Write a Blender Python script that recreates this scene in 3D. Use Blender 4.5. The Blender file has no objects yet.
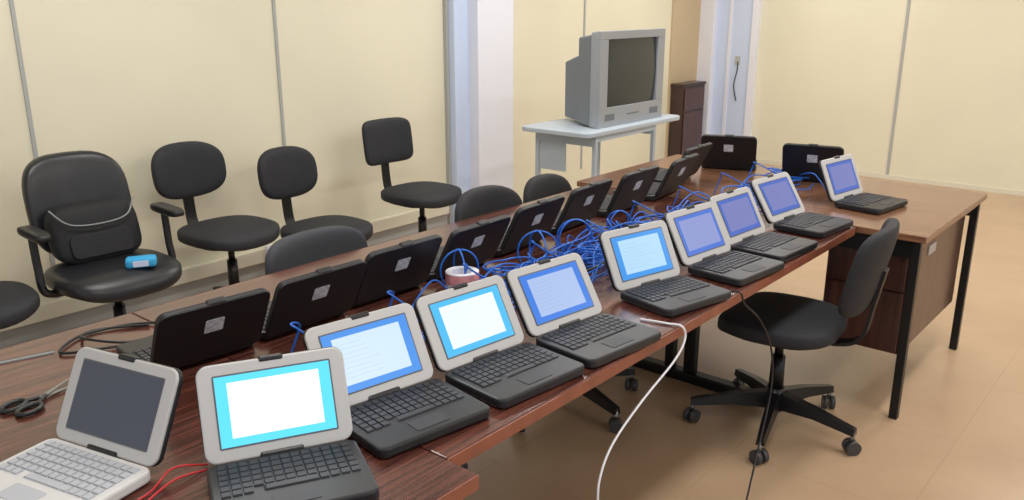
import bpy, bmesh, math, random
from mathutils import Vector, Matrix
random.seed(7)
sc = bpy.context.scene
try:
    sc.view_settings.view_transform = 'Standard'
    sc.view_settings.look = 'None'
except Exception: pass
R = math.radians

def lin(c):
    out=[]
    for v in c:
        v=v/255.0
        out.append(v/12.92 if v<=0.04045 else ((v+0.055)/1.055)**2.4)
    return (*out,1.0)

# ---------------------------------------------------------------- materials
def mat(name, col, rough=0.5, metal=0.0, bump=0.0, bscale=200, var=0.0, vscale=5, spec=0.5, coat=0.0):
    m=bpy.data.materials.new(name); m.use_nodes=True
    nt=m.node_tree; b=nt.nodes['Principled BSDF']
    b.inputs['Base Color'].default_value=lin(col)
    b.inputs['Roughness'].default_value=rough
    b.inputs['Metallic'].default_value=metal
    b.inputs['Specular IOR Level'].default_value=spec
    b.inputs['Coat Weight'].default_value=coat
    tc=nt.nodes.new('ShaderNodeTexCoord')
    if var>0:
        n=nt.nodes.new('ShaderNodeTexNoise'); n.inputs['Scale'].default_value=vscale; n.inputs['Detail'].default_value=4
        nt.links.new(tc.outputs['Object'],n.inputs['Vector'])
        r=nt.nodes.new('ShaderNodeValToRGB')
        c=lin(col)
        r.color_ramp.elements[0].position=0.3; r.color_ramp.elements[1].position=0.7
        r.color_ramp.elements[0].color=tuple(max(0,x*(1-var)) for x in c[:3])+(1,)
        r.color_ramp.elements[1].color=tuple(min(1,x*(1+var)) for x in c[:3])+(1,)
        nt.links.new(n.outputs['Fac'],r.inputs['Fac']); nt.links.new(r.outputs['Color'],b.inputs['Base Color'])
    if bump>0:
        n=nt.nodes.new('ShaderNodeTexNoise'); n.inputs['Scale'].default_value=bscale; n.inputs['Detail'].default_value=3
        nt.links.new(tc.outputs['Object'],n.inputs['Vector'])
        bp=nt.nodes.new('ShaderNodeBump'); bp.inputs['Strength'].default_value=bump; bp.inputs['Distance'].default_value=0.002
        nt.links.new(n.outputs['Fac'],bp.inputs['Height']); nt.links.new(bp.outputs['Normal'],b.inputs['Normal'])
    return m

def wood(name, c1, c2, rough=0.3, axis='Y', coat=0.3, fine=60):
    m=bpy.data.materials.new(name); m.use_nodes=True
    nt=m.node_tree; b=nt.nodes['Principled BSDF']; b.inputs['Roughness'].default_value=rough
    b.inputs['Coat Weight'].default_value=coat; b.inputs['Coat Roughness'].default_value=0.15
    tc=nt.nodes.new('ShaderNodeTexCoord'); mp=nt.nodes.new('ShaderNodeMapping')
    mp.inputs['Scale'].default_value={'Y':(fine,2.5,fine),'X':(2.5,fine,fine),'Z':(fine,fine,2.5)}[axis]
    nt.links.new(tc.outputs['Object'],mp.inputs['Vector'])
    n=nt.nodes.new('ShaderNodeTexNoise'); n.inputs['Scale'].default_value=1.0; n.inputs['Detail'].default_value=8; n.inputs['Distortion'].default_value=0.6
    nt.links.new(mp.outputs['Vector'],n.inputs['Vector'])
    r=nt.nodes.new('ShaderNodeValToRGB'); r.color_ramp.elements[0].position=0.35; r.color_ramp.elements[1].position=0.68
    r.color_ramp.elements[0].color=lin(c1); r.color_ramp.elements[1].color=lin(c2)
    nt.links.new(n.outputs['Fac'],r.inputs['Fac']); nt.links.new(r.outputs['Color'],b.inputs['Base Color'])
    return m

def emis(name, col, strength=1.0):
    m=bpy.data.materials.new(name); m.use_nodes=True
    b=m.node_tree.nodes['Principled BSDF']
    b.inputs['Base Color'].default_value=(0.01,0.01,0.012,1)
    b.inputs['Roughness'].default_value=0.3
    b.inputs['Emission Color'].default_value=lin(col)
    b.inputs['Emission Strength'].default_value=strength
    return m

M={}
M['wall']=mat('cream_wall_panel',(224,219,196),0.6,var=0.03,vscale=1.5)
M['wallt']=mat('tan_panel_paint',(192,172,140),0.6,var=0.03,vscale=1.5)
M['seam']=mat('panel_joint_strip',(168,170,168),0.45)
M['white']=mat('white_paint',(228,230,240),0.45)
M['bluewhite']=mat('pale_blue_white',(202,216,242),0.4)  # on the door leaf, the bright doorway's glow is put into this colour
M['ceil']=mat('ceiling_paint',(238,237,232),0.8)
M['trim']=mat('cream_duct_plastic',(218,213,194),0.4)
M['table']=wood('dark_rosewood_laminate',(60,33,28),(112,66,54),0.22,fine=80,coat=0.4)
M['tedge']=mat('table_edge_band',(132,76,56),0.4,var=0.15,vscale=20)
M['desk']=wood('desk_top_laminate',(108,74,54),(138,100,76),0.26,axis='X')
M['ped']=wood('drawer_unit_veneer',(54,28,23),(86,48,38),0.35,axis='Z')
M['cab']=wood('cabinet_veneer',(44,24,20),(64,38,30),0.4,axis='Z')
M['blkmetal']=mat('black_metal',(24,24,26),0.38,metal=0.3)
M['black']=mat('black_plastic',(28,29,32),0.42)
M['key']=mat('black_keys',(46,48,54),0.5)
M['keyw']=mat('light_keys',(172,176,184),0.5)
M['wbase']=mat('light_grey_plastic',(200,201,201),0.45)
M['lidback']=mat('lid_back_black',(20,21,25),0.42,bump=0.3,bscale=600)
M['bezel']=mat('silver_grey_bezel',(182,182,182),0.4)
M['bezelin']=mat('bezel_inner_edge',(90,92,98),0.5)
M['sticker']=mat('sticker_grey',(196,200,208),0.5,var=0.35,vscale=90)
M['fabric']=mat('black_fabric',(30,32,38),0.7,bump=0.5,bscale=350,var=0.15,vscale=30)
M['vinyl']=mat('black_vinyl',(27,29,34),0.38,bump=0.3,bscale=80)
M['vinylg']=mat('grey_fabric',(50,54,61),0.7,bump=0.4,bscale=300)
M['caster']=mat('caster_grey',(60,60,62),0.4)
M['tvs']=mat('tv_silver',(160,166,174),0.35,metal=0.25)
M['tvb']=mat('tv_body_grey',(118,124,130),0.55)
M['tvg']=mat('tv_glass',(54,60,60),0.12)
M['cart']=mat('cart_pale_grey',(180,192,204),0.4)
M['cable']=mat('blue_cable',(30,104,205),0.4)
M['wcable']=mat('white_cable',(222,222,228),0.4)
M['gpipe']=mat('grey_piping',(130,134,136),0.5)
M['bcable']=mat('black_cable',(18,18,20),0.45)
M['rcable']=mat('red_cable',(190,30,40),0.4)
M['tape']=mat('pink_tape_label',(222,150,150),0.5,var=0.2,vscale=40)
M['cyan']=mat('blue_pouch',(50,160,215),0.6)
M['steel']=mat('steel',(150,152,156),0.25,metal=0.9)
M['bag']=mat('bag_nylon',(20,21,25),0.75,bump=0.6,bscale=120)
M['label']=mat('silver_label',(180,182,182),0.35,metal=0.2)

# floor material
m=bpy.data.materials.new('tan_vinyl_tile'); m.use_nodes=True
nt=m.node_tree; b=nt.nodes['Principled BSDF']; b.inputs['Roughness'].default_value=0.3
tc=nt.nodes.new('ShaderNodeTexCoord')
n=nt.nodes.new('ShaderNodeTexNoise'); n.inputs['Scale'].default_value=2.5; n.inputs['Detail'].default_value=6
nt.links.new(tc.outputs['Object'],n.inputs['Vector'])
r=nt.nodes.new('ShaderNodeValToRGB'); r.color_ramp.elements[0].position=0.3; r.color_ramp.elements[1].position=0.7
r.color_ramp.elements[0].color=lin((176,147,118)); r.color_ramp.elements[1].color=lin((190,162,132))
nt.links.new(n.outputs['Fac'],r.inputs['Fac'])
br=nt.nodes.new('ShaderNodeTexBrick'); br.offset=0.0; br.inputs['Scale'].default_value=1.0
br.inputs['Brick Width'].default_value=0.6; br.inputs['Row Height'].default_value=0.6
br.inputs['Mortar Size'].default_value=0.002; br.inputs['Mortar Smooth'].default_value=0.6
br.inputs['Mortar'].default_value=lin((170,140,110))
nt.links.new(tc.outputs['Object'],br.inputs['Vector'])
nt.links.new(r.outputs['Color'],br.inputs['Color1']); nt.links.new(r.outputs['Color'],br.inputs['Color2'])
nt.links.new(br.outputs['Color'],b.inputs['Base Color'])
M['floor']=m

# ---------------------------------------------------------------- mesh helpers
def link(name, me, mt, parent=None, loc=(0,0,0), rot=(0,0,0)):
    o=bpy.data.objects.new(name, me)
    if mt is not None and len(me.materials)==0: me.materials.append(mt)
    sc.collection.objects.link(o)
    o.location=loc; o.rotation_euler=rot
    if parent: o.parent=parent
    return o
def empty(name, loc=(0,0,0), rz=0, parent=None, rx=0):
    o=bpy.data.objects.new(name,None); o.empty_display_size=0.1
    sc.collection.objects.link(o); o.location=loc; o.rotation_euler=(rx,0,rz)
    if parent: o.parent=parent
    return o
def fin(bm, name, smooth=False):
    bmesh.ops.recalc_face_normals(bm, faces=bm.faces)
    me=bpy.data.meshes.new(name); bm.to_mesh(me); bm.free()
    if smooth:
        for p in me.polygons: p.use_smooth=True
    return me
def box_me(name, size, bev=0.0, seg=2, c=(0,0,0)):
    bm=bmesh.new(); bmesh.ops.create_cube(bm,size=1)
    bmesh.ops.scale(bm,vec=size,verts=bm.verts)
    if bev>0: bmesh.ops.bevel(bm,geom=list(bm.edges),offset=bev,segments=seg,profile=0.5,affect='EDGES')
    bmesh.ops.translate(bm,vec=c,verts=bm.verts)
    return fin(bm,name)
def box(name, lo, hi, mt, parent=None, bev=0.0):
    s=[hi[i]-lo[i] for i in range(3)]; c=[(hi[i]+lo[i])/2 for i in range(3)]
    return link(name, box_me(name,s,bev), mt, parent, loc=c)
def cyl_me(name, r1, r2, z0, z1, seg=24):
    bm=bmesh.new(); bmesh.ops.create_cone(bm,cap_ends=True,segments=seg,radius1=r1,radius2=r2,depth=z1-z0)
    bmesh.ops.translate(bm,vec=(0,0,(z0+z1)/2),verts=bm.verts)
    me=fin(bm,name)
    for p in me.polygons: p.use_smooth = len(p.vertices)==4
    return me
def plate_me(name, w, d, h, r, bev=0.003, center_y=True):
    bm=bmesh.new(); vs=[]
    for cx,cy,a0 in ((w/2-r,d/2-r,0),(-w/2+r,d/2-r,90),(-w/2+r,-d/2+r,180),(w/2-r,-d/2+r,270)):
        for k in range(7):
            a=R(a0+k*15); vs.append(bm.verts.new((cx+r*math.cos(a),cy+r*math.sin(a)+(0 if center_y else d/2),0)))
    f=bm.faces.new(vs); ex=bmesh.ops.extrude_face_region(bm,geom=[f])
    top=[g for g in ex['geom'] if isinstance(g,bmesh.types.BMVert)]
    bmesh.ops.translate(bm,vec=(0,0,h),verts=top)
    if bev>0:
        ed=[e for e in bm.edges if abs(e.verts[0].co.z-e.verts[1].co.z)<1e-6]
        bmesh.ops.bevel(bm,geom=ed,offset=bev,segments=2,profile=0.5,affect='EDGES')
    return fin(bm,name)
def sellip_me(name, a, b_, c, e1=0.5, e2=0.7, nu=40, nv=20):
    bm=bmesh.new()
    def sp(v,e): return math.copysign(abs(v)**e,v)
    rows=[]
    for j in range(1,nv):
        ph=-math.pi/2+math.pi*j/nv; row=[]
        for i in range(nu):
            t=2*math.pi*i/nu
            x=a*sp(math.cos(ph),e1)*sp(math.cos(t),e2); y=b_*sp(math.cos(ph),e1)*sp(math.sin(t),e2); z=c*sp(math.sin(ph),e1)
            row.append(bm.verts.new((x,y,z)))
        rows.append(row)
    bot=bm.verts.new((0,0,-c)); tp=bm.verts.new((0,0,c))
    for j in range(len(rows)-1):
        for i in range(nu):
            bm.faces.new((rows[j][i],rows[j][(i+1)%nu],rows[j+1][(i+1)%nu],rows[j+1][i]))
    for i in range(nu):
        bm.faces.new((bot,rows[0][(i+1)%nu],rows[0][i])); bm.faces.new((tp,rows[-1][i],rows[-1][(i+1)%nu]))
    return bm
def sm(pts, n=8):
    P=[Vector(p) for p in pts]; out=[]
    for i in range(len(P)-1):
        p0=P[max(i-1,0)];p1=P[i];p2=P[i+1];p3=P[min(i+2,len(P)-1)]
        for k in range(n):
            t=k/n
            out.append(0.5*((2*p1)+(p2-p0)*t+(2*p0-5*p1+4*p2-p3)*t*t+(3*p1-p0-3*p2+p3)*t**3))
    out.append(P[-1]); return out
def tubes(name, lists, r, mt, parent=None, smooth=True, res=2, zmin=None):
    cu=bpy.data.curves.new(name+'_c','CURVE'); cu.dimensions='3D'; cu.bevel_depth=r; cu.bevel_resolution=res; cu.use_fill_caps=True
    for pts in lists:
        pp=sm(pts) if smooth else [Vector(p) for p in pts]
        if zmin is not None:
            for p in pp: p.z=max(p.z,zmin)
        s=cu.splines.new('POLY'); s.points.add(len(pp)-1)
        for i,p in enumerate(pp): s.points[i].co=(*p,1)
    tmp=bpy.data.objects.new('tmp',cu); sc.collection.objects.link(tmp)
    bpy.context.view_layer.update()
    me=bpy.data.meshes.new_from_object(tmp); me.name=name
    bpy.data.objects.remove(tmp)
    me.materials.clear(); me.materials.append(mt)
    for p in me.polygons: p.use_smooth=True
    return link(name,me,mt,parent)

# ---------------------------------------------------------------- room  (X = across room, Y = along table, Z up)
WX=-4.2; FY=8.0
box('floor',(WX-0.2,-3,-0.1),(4.5,FY+0.2,0),M['floor'])
box('ceiling',(WX-0.2,-3,2.8),(4.5,FY+0.2,2.9),M['ceil'])
box('wall_left',(WX-0.12,-3,0),(WX,FY+0.12,2.8),M['wall'])
box('wall_far',(WX,FY,0),(4.5,FY+0.12,2.8),M['wall'])
i=1
for y in (0.21,1.57,2.93,5.93):
    box('trim_%d'%i,(WX,y-0.009,0.16),(WX+0.008,y+0.009,2.8),M['seam']); i+=1
for x in (-2.27,-0.9,0.45,1.8,3.15):
    box('trim_%d'%i,(x-0.012,FY-0.008,0),(x+0.012,FY,2.8),M['seam']); i+=1
box('wall_left_end_panel',(WX,7.35,0),(WX+0.02,FY,2.8),M['wallt'])
box('baseboard_left',(WX,-3,0),(WX+0.02,4.25,0.09),M['seam'],bev=0.003)
box('trim_cable_duct',(WX,-3,0.09),(WX+0.05,4.25,0.17),M['trim'],bev=0.004)
box('baseboard_far',(-3.6,FY-0.012,0),(4.5,FY,0.04),M['trim'])
# pillar
p=empty('wall_pillar',(WX,4.56,0))
box('shaft',(0,-0.12,0),(0.17,0.26,2.8),M['white'],p,bev=0.004)
box('side_return',(0,-0.26,0),(0.08,-0.12,2.8),M['bluewhite'],p)
box('edge_strip',(0,-0.285,0),(0.03,-0.26,2.8),M['seam'],p)
# far corner door
d=empty('door_1',(WX,FY,0))
box('frame_post',(0.0,-0.12,0),(0.17,0,2.8),M['white'],d,bev=0.004)
box('leaf',(0.17,-0.04,0),(0.54,0,2.8),M['bluewhite'],d)  # pale blue surface colour stands in for glow in the doorway
box('frame_strip',(0.54,-0.06,0),(0.6,0,2.8),M['white'],d)
box('leaf_mid_stile',(0.30,-0.05,0),(0.33,-0.04,2.8),M['white'],d)
tubes('door_cord',[[(0.42,-0.05,0.98),(0.42,-0.05,0.9),(0.40,-0.06,0.75),(0.43,-0.05,0.6)]],0.005,M['bcable'],d)
box('socket',(0.39,-0.05,0.95),(0.44,-0.04,1.03),M['label'],d)
# wall socket on duct
s=empty('wall_socket',(WX+0.05,2.78,0.0))
box('plate',(0,-0.07,0.06),(0.02,0.07,0.19),M['white'],s,bev=0.004)
box('hole_a',(0.02,-0.045,0.10),(0.023,-0.015,0.15),M['black'],s)
box('hole_b',(0.02,0.015,0.10),(0.023,0.045,0.15),M['black'],s)
# cabinet
c=empty('wooden_cabinet',(-4.09,7.58,0))
box('body',(-0.08,-0.21,0.06),(0.05,0.22,0.76),M['cab'],c,bev=0.004)
box('top',(-0.08,-0.225,0.76),(0.06,0.225,0.785),M['cab'],c)
box('drawer_front',(0.05,-0.19,0.53),(0.06,0.19,0.74),M['ped'],c)
box('door_panel',(0.05,-0.19,0.1),(0.06,0.19,0.51),M['ped'],c)
box('plinth',(-0.08,-0.19,0),(0.04,0.19,0.06),M['black'],c)

# ceiling lamps (real fixtures)
LT=emis('tube_glow',(255,253,250),4)
def lamp(x,y,energy):
    e=empty('ceiling_lamp',(x,y,2.8))
    box('housing',(-0.16,-0.65,-0.06),(0.16,0.65,0.0),M['white'],e)
    for k in (-0.07,0.07):
        link('tube',cyl_me('tube',0.014,0.014,-0.6,0.6,12),LT,e,(k,0,-0.08),(R(90),0,0))
    L=bpy.data.lights.new('tube_light','AREA'); L.shape='RECTANGLE'; L.size=0.3; L.size_y=1.25; L.energy=energy; L.color=(1.0,0.98,0.945)
    o=bpy.data.objects.new('tube_light',L); sc.collection.objects.link(o); o.parent=e; o.location=(0,0,-0.11)
for x,y in ((-2.8,1.6),(-2.8,4.2),(-2.8,6.6),(-0.4,0.6),(-0.4,3.4),(-0.4,6.2),(2.2,2.2),(2.2,5.4)):
    lamp(x,y,29)
w=bpy.data.worlds.new('world'); sc.world=w; w.use_nodes=True
w.node_tree.nodes['Background'].inputs[0].default_value=(0.93,0.96,1,1)
w.node_tree.nodes['Background'].inputs[1].default_value=0.9

# ---------------------------------------------------------------- tables
TZ=0.74
def table(x0,x1,y0,y1,legs):
    e=empty('long_table',((x0+x1)/2,(y0+y1)/2,0))
    hx=(x1-x0)/2; hy=(y1-y0)/2
    box('top',(-hx,-hy,TZ-0.028),(hx,hy,TZ),M['table'],e,bev=0.003)
    box('edge_band_front',(hx,-hy,TZ-0.03),(hx+0.003,hy,TZ-0.002),M['tedge'],e)
    box('edge_band_back',(-hx-0.003,-hy,TZ-0.03),(-hx,hy,TZ-0.002),M['tedge'],e)
    for j,ly in enumerate(legs):
        box('foot_%d'%j,(-0.5,ly-0.03,0),(0.36,ly+0.03,0.045),M['blkmetal'],e,bev=0.008)
        box('post_a_%d'%j,(0.02,ly-0.02,0.045),(0.07,ly+0.02,TZ-0.06),M['blkmetal'],e,bev=0.004)
        box('post_b_%d'%j,(-0.07,ly-0.02,0.045),(-0.03,ly+0.02,TZ-0.06),M['blkmetal'],e,bev=0.004)
        box('arm_%d'%j,(-0.5,ly-0.02,TZ-0.06),(0.5,ly+0.02,TZ-0.028),M['blkmetal'],e)
    return e
table(-2.2,-1.0,1.003,3.2,(0.93,-0.95))
table(-2.2,-0.92,-0.9,1.0,(-0.6,))
# desk
e=empty('office_desk',(-1.54,3.69,0))
box('top',(-0.76,-0.475,TZ-0.026),(0.79,0.475,TZ),M['desk'],e,bev=0.004)
box('apron_near',(-0.72,-0.44,0.64),(0.74,-0.42,TZ-0.027),M['blkmetal'],e)
box('apron_far',(-0.72,0.42,0.64),(0.74,0.44,TZ-0.027),M['blkmetal'],e)
for a in (-0.73,0.755):
    for bb in (-0.445,0.445):
        box('leg',(a-0.016,bb-0.016,0),(a+0.016,bb+0.016,TZ-0.026),M['blkmetal'],e,bev=0.003)
box('drawer_unit',(0.42,-0.40,0.24),(0.73,0.40,TZ-0.03),M['ped'],e,bev=0.004)
box('drawer_front_upper',(0.43,-0.412,0.5),(0.72,-0.40,0.7),M['ped'],e,bev=0.003)
box('drawer_front_lower',(0.43,-0.412,0.25),(0.72,-0.40,0.49),M['ped'],e,bev=0.003)
box('label_plate',(0.73,-0.17,0.59),(0.734,-0.07,0.63),M['label'],e)
box('side_rail',(0.73,-0.43,TZ-0.06),(0.76,0.43,TZ-0.027),M['tedge'],e)

# ---------------------------------------------------------------- laptops
LW,LD,LH=0.268,0.195,0.178
me_base=plate_me('laptop_base',LW,LD,0.022,0.018,0.005)
me_basew=me_base.copy(); me_basew.materials.append(M['wbase']); me_base.materials.append(M['black'])
def keys_me(name, mt):
    bm=bmesh.new(); px=0.0182; py=0.0182
    def key(x,y,w,d):
        r=bmesh.ops.create_cube(bm,size=1); bmesh.ops.scale(bm,vec=(w,d,0.003),verts=r['verts'])
        for v in r['verts']:
            if v.co.z>0: v.co.x*=0.9; v.co.y*=0.88
        bmesh.ops.translate(bm,vec=(x,y,0.0015),verts=r['verts'])
    for row in range(5):
        for c_ in range(13):
            key(-0.1092+px*c_,-0.022-py*row,0.0158,0.0155)
    y=-0.022-py*5
    for c_ in range(3): key(-0.1092+px*c_,y,0.0158,0.0155)
    key(0.0,y,0.096,0.0155)
    for c_ in range(9,13): key(-0.1092+px*c_,y,0.0158,0.0155)
    me=fin(bm,name); me.materials.append(mt); return me
me_keys=keys_me('keyboard',M['key']); me_keysw=keys_me('keyboard_light',M['keyw'])
me_pad=plate_me('touchpad',0.078,0.042,0.0012,0.004,0); me_pad.materials.append(M['key'])
me_padw=plate_me('touchpad',0.078,0.042,0.0012,0.004,0); me_padw.materials.append(M['keyw'])
me_shell=plate_me('lid_shell',LW,LH,0.012,0.022,0.004,False); me_shell.materials.append(M['lidback'])
me_bez=plate_me('bezel',LW-0.002,LH-0.001,0.008,0.022,0.003,False); me_bez.materials.append(M['bezel'])
me_bezb=plate_me('bezel_black',LW-0.002,LH-0.001,0.008,0.022,0.003,False); me_bezb.materials.append(M['black'])
me_in=plate_me('screen_surround',0.213,0.133,0.001,0.003,0); me_in.materials.append(M['bezelin'])
me_bar=box_me('hinge_bar',(0.08,0.018,0.014),0.005); me_bar.materials.append(M['black'])
me_latch=box_me('camera_latch',(0.045,0.018,0.012),0.004); me_latch.materials.append(M['black'])
me_stk=plate_me('lid_sticker',0.045,0.04,0.0008,0.003,0); me_stk.materials.append(M['sticker'])
def quad(name,w,h,mt,cx=0,cy=0):
    me=bpy.data.meshes.new(name)
    me.from_pydata([(cx-w/2,0,cy-h/2),(cx+w/2,0,cy-h/2),(cx+w/2,0,cy+h/2),(cx-w/2,0,cy+h/2)],[],[(0,1,2,3)])
    me.materials.append(mt); return me
SCR={
 'off':((62,66,80),None,0.75),
 'cyan':((88,214,246),(255,255,255),1.2),
 'blue':((44,140,232),(206,230,250),1.0),
 'cyan2':((66,186,240),(236,250,252),1.05),
 'lilac':((44,124,228),(172,196,240),0.97),
 'cyan3':((36,146,232),(176,218,246),1.0),
 'navy':((58,112,214),(138,152,212),0.95),
 'navy2':((64,104,200),(120,130,196),0.9),
}
scr_mats={}
for k,(a,b2,st) in SCR.items():
    scr_mats[k]=(emis('screen_bg_'+k,a,st), emis('screen_page_'+k,b2,st) if b2 else None, emis('screen_text_'+k,tuple(int(x*0.93) for x in (b2 or a)),st))
FOOT=cyl_me('foot',0.008,0.008,0,0.0045,10); FOOT.materials.append(M['black'])
def laptop(x,y,ang,lean=20,screen='blue',light=False,sticker=False,z=TZ):
    e=empty('laptop_computer',(x,y,z),R(ang))
    link('base',me_basew if light else me_base,None,e,(0,-LD/2,0.004))
    for fx in (-0.11,0.11):
        for fy in (-0.18,-0.02):
            link('foot',FOOT,None,e,(fx,fy,0))
    link('keyboard',me_keysw if light else me_keys,None,e,(0,0,0.0262))
    link('touchpad',me_padw if light else me_pad,None,e,(0,-0.157,0.0258))
    l=empty('lid',(0,0.004,0.022),0,e,R(-lean))
    link('lid_shell',me_shell,None,l,(0,0.014,0),(R(90),0,0))
    link('bezel',me_bezb if sticker else me_bez,None,l,(0,0.004,0.0),(R(90),0,0))
    link('screen_surround',me_in,None,l,(0,-0.004,0.090),(R(90),0,0))
    bg,pg,tx=scr_mats[screen]
    link('screen',quad('screen',0.207,0.127,bg),None,l,(0,-0.0056,0.090))
    if pg:
        pw=0.165 if 'navy' not in screen else 0.18
        link('page',quad('page',pw,0.1,pg),None,l,(0,-0.0061,0.091))
        bm=bmesh.new(); rr=random.Random(int(x*1000+y*100))
        for k in range(8):
            ww=pw*(0.3+0.45*rr.random()); zz=0.036-k*0.010
            vs=[bm.verts.new(v) for v in ((-pw*0.44,0,zz),(-pw*0.44+ww,0,zz),(-pw*0.44+ww,0,zz+0.0012),(-pw*0.44,0,zz+0.0012))]
            bm.faces.new(vs)
        me=fin(bm,'page_text'); me.materials.append(tx)
        link('page_text',me,None,l,(0,-0.0065,0.089))
    link('hinge_bar',me_bar,None,l,(0,0.002,0.002))
    link('camera_latch',me_latch,None,l,(0,0.003,LH-0.003))
    if sticker:
        link('lid_sticker',me_stk,None,l,(0.0,0.0145,0.112),(R(-90),R(180),0))
    return e
Ls=[(-1.470,.581,14,27,'off',True),(-1.216,.795,63,23,'cyan',False),(-1.250,1.075,81,29,'blue',False),(-1.219,1.360,84,30,'cyan2',False),
 (-1.190,1.65,83,33,'lilac',False),(-1.205,2.07,77,27,'cyan3',False),(-1.192,2.41,84,29,'navy',False),(-1.199,2.71,86,29,'navy2',False),
 (-1.21,3.09,84,33,'navy2',False),(-1.16,3.59,82,24,'navy2',False)]
for a in Ls: laptop(*a)
Ks=[(-1.74,.95,85,28),(-1.736,1.24,89,28),(-1.75,1.535,88,27),(-1.75,1.84,91,28),(-1.77,2.16,93,26),(-1.80,2.50,93,26),(-1.80,2.84,91,25),
 (-1.81,3.20,96,26),(-1.92,3.52,93,28),(-1.88,3.93,22,24),(-1.44,3.90,14,22)]
for x,y,a,l in Ks: laptop(x,y,a+180,l,'off',False,True)

# ---------------------------------------------------------------- chairs
def chair(x,y,ang,back='oval',arms=False,seat_z=0.47,name='office_chair',ba=20,seatw=0.225,bw=None,yb=0.27,br_=0.285,bh=None):
    e=empty(name,(x,y,0),R(ang))
    dz=seat_z-0.47
    for k in range(5):
        a=R(ba+72*k); ca,sa=math.cos(a),math.sin(a)
        bm=bmesh.new()
        vs=[]
        for (r,w_,zt,zb) in ((0.02,0.026,0.15,0.085),(0.16,0.022,0.13,0.09),(br_,0.016,0.098,0.072)):
            vs.append([bm.verts.new((r*ca-s1*w_*sa,r*sa+s1*w_*ca,zz)) for s1,zz in ((-1,zb),(1,zb),(0.7,zt),(-0.7,zt))])
        for q in range(2):
            for t in range(4): bm.faces.new((vs[q][t],vs[q][(t+1)%4],vs[q+1][(t+1)%4],vs[q+1][t]))
        bm.faces.new(vs[0]); bm.faces.new(vs[2][::-1])
        link('base_leg_%d'%k,fin(bm,'base_leg'),M['blkmetal'],e)
        cx,cy=(br_-0.007)*ca,(br_-0.007)*sa; ca2=a+R(50)
        link('caster_stem_%d'%k,cyl_me('stem',0.008,0.008,0.04,0.085,10),M['steel'],e,(cx,cy,0))
        for sg in (-1,1):
            ox,oy=-math.sin(ca2)*0.014*sg,math.cos(ca2)*0.014*sg
            link('caster_wheel_%d'%k,cyl_me('wheel',0.026,0.026,-0.009,0.009,20),M['caster'],e,(cx+ox,cy+oy,0.026),(R(90),0,ca2))
    link('hub',cyl_me('hub',0.038,0.032,0.075,0.165),M['blkmetal'],e)
    link('gas_sleeve',cyl_me('sleeve',0.027,0.025,0.16,0.30+dz),M['blkmetal'],e)
    link('gas_piston',cyl_me('piston',0.016,0.016,0.29+dz,seat_z-0.06),M['blkmetal'],e)
    box('seat_mechanism',(-0.07,-0.1,seat_z-0.085),(0.07,0.12,seat_z-0.055),M['blkmetal'],e,bev=0.006)
    mt=M['vinyl'] if back=='exec' else M['fabric']
    if back=='exec':
        bm=sellip_me('s',0.245,0.23,0.05,0.6,0.6)
    else:
        bm=sellip_me('s',seatw,0.215,0.038,0.45,0.72)
    for v in bm.verts:
        if v.co.y<-0.12: v.co.z-=(-0.12-v.co.y)**2*3.0
    link('seat',fin(bm,'seat',True),mt,e,(0,0,seat_z-0.025))
    link('seat_shell',plate_me('seat_shell',0.36,0.34,0.012,0.12,0.003),M['black'],e,(0,0,seat_z-0.068))
    if back=='exec':
        bz,hw,hh,th=0.235,0.215,0.215,0.05; e2=0.6
    elif back=='square':
        bz,hw,hh,th=0.26,0.19,0.135,0.03; e2=0.35
    elif back=='tall':
        bz,hw,hh,th=0.225,0.195,0.155,0.028; e2=0.42
    elif back=='wide':
        bz,hw,hh,th=0.20,0.212,0.135,0.035; e2=0.5
    else:
        bz,hw,hh,th=0.245,0.20,0.14,0.035; e2=0.72
    if bw: hw=bw
    if bh: bz=bh
    z0=seat_z-0.07
    pts=[(0,0.05,z0),(0,yb-0.08,z0),(0,yb-0.005,z0+0.04),(0,yb+0.02,seat_z+bz-hh*0.9),(0,yb+0.045,seat_z+bz)]
    P=sm(pts); bm=bmesh.new(); rows=[]
    for i_,p_ in enumerate(P):
        q=P[min(i_+1,len(P)-1)]-P[max(i_-1,0)]; q.normalize(); nrm=Vector((0,-q.z,q.y))
        rows.append([bm.verts.new(p_+Vector((s1*0.028,0,0))+nrm*s2*0.006) for s1,s2 in ((-1,-1),(1,-1),(1,1),(-1,1))])
    for q in range(len(rows)-1):
        for t in range(4): bm.faces.new((rows[q][t],rows[q][(t+1)%4],rows[q+1][(t+1)%4],rows[q+1][t]))
    bm.faces.new(rows[0]); bm.faces.new(rows[-1][::-1])
    link('back_bracket',fin(bm,'back_bracket'),M['blkmetal'],e)
    bm=sellip_me('b',hw,hh,th,0.55,e2)
    for v in bm.verts:
        x_,y_,z_=v.co
        v.co=(x_, -z_ , y_)
        v.co.y-= x_*x_*1.1
        v.co.y+= (0.2 if back in('exec','tall') else 0.12)*y_
    link('backrest',fin(bm,'backrest',True),mt if back!='wide' else M['vinylg'],e,(0,yb+0.015,seat_z+bz))
    if arms:
        for sg in (-1,1):
            tubes('arm_post_%s'%('l' if sg<0 else 'r'),[[(sg*0.2,0.03,seat_z-0.07),(sg*0.27,0.03,seat_z-0.05),(sg*0.275,0.05,seat_z+0.05),(sg*0.275,0.06,seat_z+0.18)]],0.016,M['black'],e)
            bm=sellip_me('a',0.033,0.12,0.02,0.6,0.5)
            link('arm_pad',fin(bm,'arm_pad',True),M['black'],e,(sg*0.275,0.03,seat_z+0.195))
    return e
cA=chair(-3.50,1.545,88,'exec',True,0.475,ba=10,yb=0.29)
chair(-3.68,2.21,92,'oval',ba=5,seat_z=0.485,yb=0.32)
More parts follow.
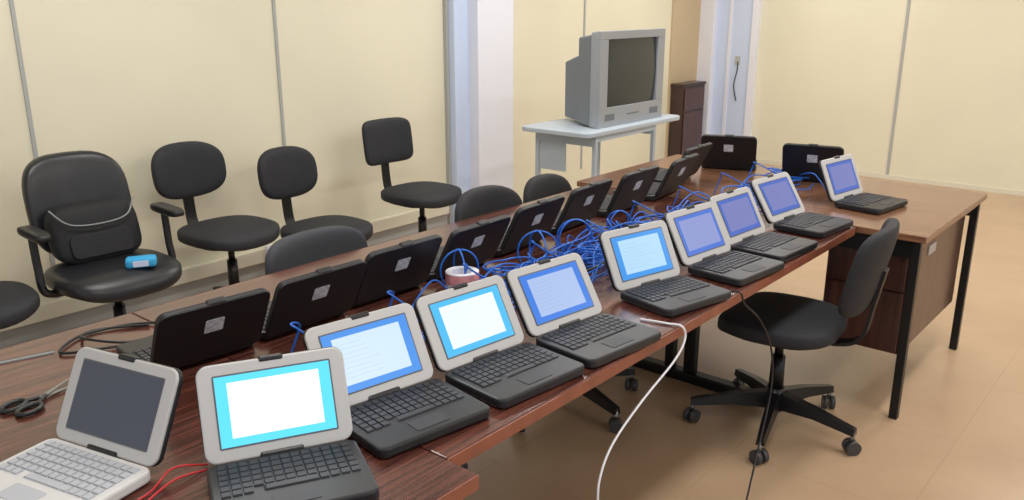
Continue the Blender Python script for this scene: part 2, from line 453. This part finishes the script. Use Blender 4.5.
chair(-3.57,2.72,90,'oval',ba=30,seat_z=0.405,bw=0.185,yb=0.33)
chair(-3.62,3.47,90,'square',ba=12,yb=0.30)
chair(-3.52,1.0,85,'oval',ba=0)
chair(-2.03,1.70,92,'wide',ba=15)
chair(-1.86,2.53,90,'oval',ba=41,bw=0.2,yb=0.40,br_=0.32,bh=0.215)
chair(-2.17,3.16,88,'oval',ba=20,seat_z=0.40,bh=0.215,bw=0.17)
chair(-1.12,2.88,-84,'tall',ba=9,seat_z=0.46,br_=0.31,yb=0.285)
# bag on exec chair
bg=empty('shoulder_bag',(-3.58,1.545,0.475),R(88))
bm=sellip_me('bag',0.185,0.06,0.12,0.5,0.5)
for v in bm.verts: v.co.y+=0.3*v.co.z
link('body',fin(bm,'bag_body',True),M['bag'],bg,(0,0.06,0.135))
tubes('piping',[[(-0.175,0.045,0.255),(-0.13,0.005,0.20),(-0.06,-0.005,0.18),(0.06,-0.005,0.18),(0.13,0.005,0.20),(0.175,0.045,0.255)]],0.0035,M['gpipe'],bg)
link('flap',plate_me('flap',0.26,0.10,0.015,0.03,0.004),M['bag'],bg,(0,-0.005,0.09),(R(72),0,0))
pc=empty('blue_camera_pouch',(-3.36,1.60,0.492),R(60))
link('pouch_body',box_me('pouch_body',(0.12,0.07,0.04),0.012),M['cyan'],pc,(0,0,0.022))
box('pouch_label',(-0.03,-0.037,0.01),(0.03,-0.034,0.034),M['bluewhite'],pc)

# ---------------------------------------------------------------- TV and cart
c=empty('tv_cart',(-3.135,4.68,0))
link('top',plate_me('top',0.53,1.12,0.03,0.05,0.006),M['cart'],c,(0,0,0.77))
for k,yy in enumerate((-0.42,0.26)):
    for xx in (-0.22,0.22):
        box('leg',(xx-0.014,yy-0.014,0.06),(xx+0.014,yy+0.014,0.77),M['cart'],c,bev=0.004)
        link('caster',cyl_me('c',0.03,0.03,-0.012,0.012,16),M['caster'],c,(xx,yy,0.03),(R(90),0,0))
    box('side_rail',(-0.22,yy-0.012,0.70),(0.22,yy+0.012,0.77),M['cart'],c)
box('front_rail',(0.21,-0.42,0.73),(0.23,0.26,0.77),M['cart'],c)
box('side_panel',(-0.22,-0.425,0.52),(0.0,-0.415,0.70),M['cart'],c)
box('lower_shelf',(-0.24,-0.44,0.22),(0.24,0.28,0.245),M['cart'],c,bev=0.004)
t=empty('crt_television',(-2.955,4.70,0.80))
W2=0.375;H=0.58
def frustum(name,a,b_,mt,par):
    bm=bmesh.new(); r=[]
    for x_,hy,z0,z1 in (a,b_):
        r.append([bm.verts.new(v) for v in ((x_,-hy,z0),(x_,hy,z0),(x_,hy,z1),(x_,-hy,z1))])
    bm.faces.new(r[0]); bm.faces.new(r[1][::-1])
    for q in range(4): bm.faces.new((r[0][q],r[0][(q+1)%4],r[1][(q+1)%4],r[1][q]))
    bmesh.ops.bevel(bm,geom=list(bm.edges),offset=0.01,segments=2,profile=0.5,affect='EDGES')
    return link(name,fin(bm,name),mt,par)
frustum('front_shell',(-0.06,W2-0.005,0.0,H-0.005),(-0.01,W2,0.0,H),M['tvs'],t)
fz0,fz1,fy=0.12,0.53,0.29
for nm,lo,hi in (('frame_bottom',(-0.012,-W2,0.0),(0.018,W2,fz0)),('frame_top',(-0.012,-W2,fz1),(0.018,W2,H)),
                 ('frame_left',(-0.012,-W2,fz0),(0.018,-fy,fz1)),('frame_right',(-0.012,fy,fz0),(0.018,W2,fz1))):
    box(nm,lo,hi,M['tvs'],t,bev=0.003)
bm=bmesh.new(); N_=14; g=[[None]*(N_+1) for _ in range(N_+1)]
for a in range(N_+1):
    for b2 in range(N_+1):
        u=a/N_*2-1; v=b2/N_*2-1
        g[a][b2]=bm.verts.new((0.018-0.012*(u*u+v*v), u*fy, (fz0+fz1)/2+v*(fz1-fz0)/2))
for a in range(N_):
    for b2 in range(N_): bm.faces.new((g[a][b2],g[a+1][b2],g[a+1][b2+1],g[a][b2+1]))
link('screen_glass',fin(bm,'glass',True),M['tvg'],t)
for k in range(9):
    box('speaker_slot',(0.018,-0.31+k*0.012,0.04),(0.020,-0.303+k*0.012,0.08),M['tvb'],t)
    box('speaker_slot',(0.018,0.21+k*0.012,0.04),(0.020,0.217+k*0.012,0.08),M['tvb'],t)
for k in range(5): box('button',(0.018,-0.06+k*0.03,0.06),(0.024,-0.045+k*0.03,0.068),M['tvb'],t)
frustum('mid_shell',(-0.18,0.33,0.02,0.54),(-0.06,W2-0.012,0.005,H-0.02),M['tvb'],t)
frustum('rear_neck',(-0.36,0.22,0.03,0.38),(-0.18,0.29,0.02,0.44),M['tvb'],t)

# ---------------------------------------------------------------- cables
cab=[]
def path(x0,y0,x1,y1,n=7,hz=0.07,lo=-1.60,hi=-1.33):
    pts=[]
    for k in range(n+1):
        f=k/n; x=x0+(x1-x0)*f+random.uniform(-0.07,0.07)*(0<k<n); y=y0+(y1-y0)*f+random.uniform(-0.06,0.06)*(0<k<n)
        x=min(max(x,lo),hi)
        z=TZ+0.006+ (random.random()**2)*hz*(0<k<n)
        pts.append((x,y,z))
    return pts
for k in range(34):
    y0=random.uniform(1.25,2.9); y1=min(y0+random.uniform(0.6,1.6),3.85)
    cab.append(path(random.uniform(-1.62,-1.36),y0,random.uniform(-1.62,-1.36),y1,9,0.085,-1.64))
for k in range(10):
    y0=random.uniform(3.0,3.6)
    cab.append(path(random.uniform(-1.6,-1.4),y0,random.uniform(-1.7,-1.5),min(y0+0.7,4.05),7,0.045,-1.65,-1.35))
for a in Ls[2:]:
    cab.append([(a[0]-0.11,a[1]+0.06,TZ+0.012),(a[0]-0.19,a[1]+0.1,TZ+0.08),(a[0]-0.27,a[1]+0.18,TZ+0.06),(-1.52,a[1]+0.4,TZ+0.01),(-1.45,a[1]+0.7,TZ+0.008)])
for x,y,_,_ in Ks[:9]:
    xx=max(x,-1.8)
    cab.append([(xx+0.15,y+0.13,TZ+0.01),(xx+0.17,y+0.15,TZ+0.09),(xx+0.2,y+0.11,TZ+0.11),(-1.5,y+0.2,TZ+0.05),(-1.42,y+0.45,TZ+0.01)])
# upright loops near the near half
for (cx,cy,rad) in ((-1.63,1.70,0.06),(-1.56,1.98,0.065),(-1.58,2.2,0.06),(-1.6,2.5,0.045)):
    for q in range(2):
        lp=[]; tw=random.uniform(0,3.1)
        for k in range(15):
            a=-math.pi/2+k*2*math.pi/14
            lp.append((cx+rad*math.cos(a)*math.cos(tw),cy+rad*math.cos(a)*math.sin(tw)+0.01*k/14,TZ+0.008+rad*(1+math.sin(a))))
        lp.append((cx+0.08,cy+0.15,TZ+0.008)); lp.insert(0,(cx+0.05,cy-0.15,TZ+0.008))
        cab.append(lp)
for (cx,cy) in ((-1.55,1.85),(-1.46,2.2),(-1.5,2.6)):
    lp=[]
    for k in range(34):
        a=k*0.62; rr=0.06+0.015*math.sin(k*1.7)
        lp.append((cx+rr*math.cos(a),cy+rr*1.4*math.sin(a),TZ+0.012+0.0018*k+0.01*abs(math.sin(a*0.7))))
    cab.append(lp)
tubes('ethernet_cable_tangle',cab,0.0027,M['cable'],zmin=TZ+0.004)
bl=[]
for k in range(5):
    y0=random.uniform(1.9,2.9); bl.append(path(-1.45,y0,-1.5,y0+0.8,8))
tubes('power_cable_tangle',bl,0.004,M['bcable'],zmin=TZ+0.0045)
tubes('adapter_cable',[[(-1.96,1.0,TZ+0.006),(-2.02,1.03,TZ+0.006),(-2.1,0.95,TZ+0.006),(-2.12,0.84,TZ+0.006),(-2.04,0.82,TZ+0.02),(-1.98,0.9,TZ+0.006),(-1.99,1.02,TZ+0.01),(-2.1,1.1,TZ+0.006)],
                       [(-1.97,0.9,TZ+0.006),(-1.99,0.84,TZ+0.006),(-2.05,0.75,TZ+0.006),(-2.13,0.86,TZ+0.006),(-2.06,0.98,TZ+0.006)]],0.0035,M['bcable'],zmin=TZ+0.004)
tubes('network_cable_white',[[(-1.10,1.845,TZ+0.004),(-1.03,1.86,TZ+0.005),(-0.99,1.87,TZ+0.003),(-0.980,1.87,TZ-0.03),(-0.97,1.80,0.675),(-0.97,1.65,0.62),(-0.97,1.53,0.56),(-0.965,1.47,0.50),(-0.96,1.455,0.42),(-0.95,1.46,0.22),(-0.93,1.5,0.06),(-0.88,1.48,0.005),(-0.7,1.3,0.005)]],0.003,M['wcable'])
tubes('power_cable_black',[[(-1.08,2.19,TZ+0.005),(-1.03,2.20,TZ+0.006),(-0.99,2.21,TZ+0.005),(-0.978,2.22,TZ-0.03),(-0.96,2.30,0.64),(-0.95,2.38,0.52),(-0.94,2.38,0.38),(-0.92,2.26,0.2),(-0.88,2.1,0.05),(-0.8,1.95,0.006),(-0.55,1.75,0.006)]],0.003,M['bcable'])
tubes('power_cable_red',[[(-1.315,0.70,TZ+0.004),(-1.325,0.64,TZ+0.02),(-1.31,0.59,TZ+0.004),(-1.29,0.53,TZ+0.004),(-1.25,0.48,TZ+0.004)],[(-1.30,0.69,TZ+0.004),(-1.30,0.63,TZ+0.012),(-1.285,0.57,TZ+0.004),(-1.24,0.5,TZ+0.004)]],0.002,M['rcable'])
# tape roll
tr=empty('tape_roll',(-1.60,1.685,TZ))
bm=bmesh.new(); prof=((0.03,0),(0.048,0),(0.048,0.075),(0.03,0.075)); rings=[]
for k in range(32):
    a=2*math.pi*k/32; rings.append([bm.verts.new((r_*math.cos(a),r_*math.sin(a),z_)) for r_,z_ in prof])
for k in range(32):
    for q in range(4): bm.faces.new((rings[k][q],rings[k][(q+1)%4],rings[(k+1)%32][(q+1)%4],rings[(k+1)%32][q]))
link('roll',fin(bm,'roll',False),M['white'],tr)
bm=bmesh.new(); bmesh.ops.create_cone(bm,cap_ends=False,segments=32,radius1=0.0486,radius2=0.0486,depth=0.03)
link('label_band',fin(bm,'band',True),M['tape'],tr,(0,0,0.058))
# scissors
sx=empty('scissors',(-1.83,0.62,TZ+0.004),R(20))
for sg in (-1,1):
    ring=[(sg*0.022+0.018*math.cos(a),-0.05+0.026*math.sin(a),0.002) for a in [2*math.pi*k/20 for k in range(21)]]
    tubes('handle_%s'%('a' if sg<0 else 'b'),[ring],0.0055,M['black'],sx,smooth=False)
    tubes('shank_%s'%('a' if sg<0 else 'b'),[[(sg*0.018,-0.026,0.002),(sg*0.004,0.0,0.002),(0,0.01,0.002)]],0.005,M['black'],sx)
    me=bpy.data.meshes.new('blade'); z0=0.001+0.002*(sg>0)
    v=[(0-sg*0.006,0.0,z0),(sg*0.006,0.0,z0),(-sg*0.002,0.1,z0),(-sg*0.008,0.09,z0)]
    v+= [(a,b2,c2+0.0015) for a,b2,c2 in v]
    me.from_pydata(v,[],[(0,1,2,3),(4,7,6,5),(0,4,5,1),(1,5,6,2),(2,6,7,3),(3,7,4,0)])
    link('blade_%s'%('a' if sg<0 else 'b'),me,M['steel'],sx,(0,0,0),(0,0,R(sg*8)))
link('pivot',cyl_me('pivot',0.004,0.004,0,0.006,12),M['steel'],sx)
# ruler & small adapter
ru=empty('plastic_ruler',(-2.10,0.66,TZ),R(75))
box('strip',(-0.09,-0.008,0),(0.09,0.008,0.003),M['gpipe'],ru)
box('edge_line',(-0.09,0.005,0.003),(0.09,0.007,0.0034),M['black'],ru)
ad=empty('usb_adapter',(-1.66,0.43,TZ),R(50))
box('body',(-0.02,-0.009,0),(0.02,0.009,0.012),M['black'],ad,bev=0.002)
box('plug',(0.02,-0.006,0.003),(0.034,0.006,0.009),M['steel'],ad)

# ---------------------------------------------------------------- camera
cam=bpy.data.cameras.new('camera'); cam.sensor_width=36; cam.lens=36*850/1024; cam.clip_start=0.05
co=bpy.data.objects.new('camera',cam); sc.collection.objects.link(co)
co.location=(0,0,1.56); co.rotation_euler=(R(90-16.4),0,R(40))
sc.camera=co
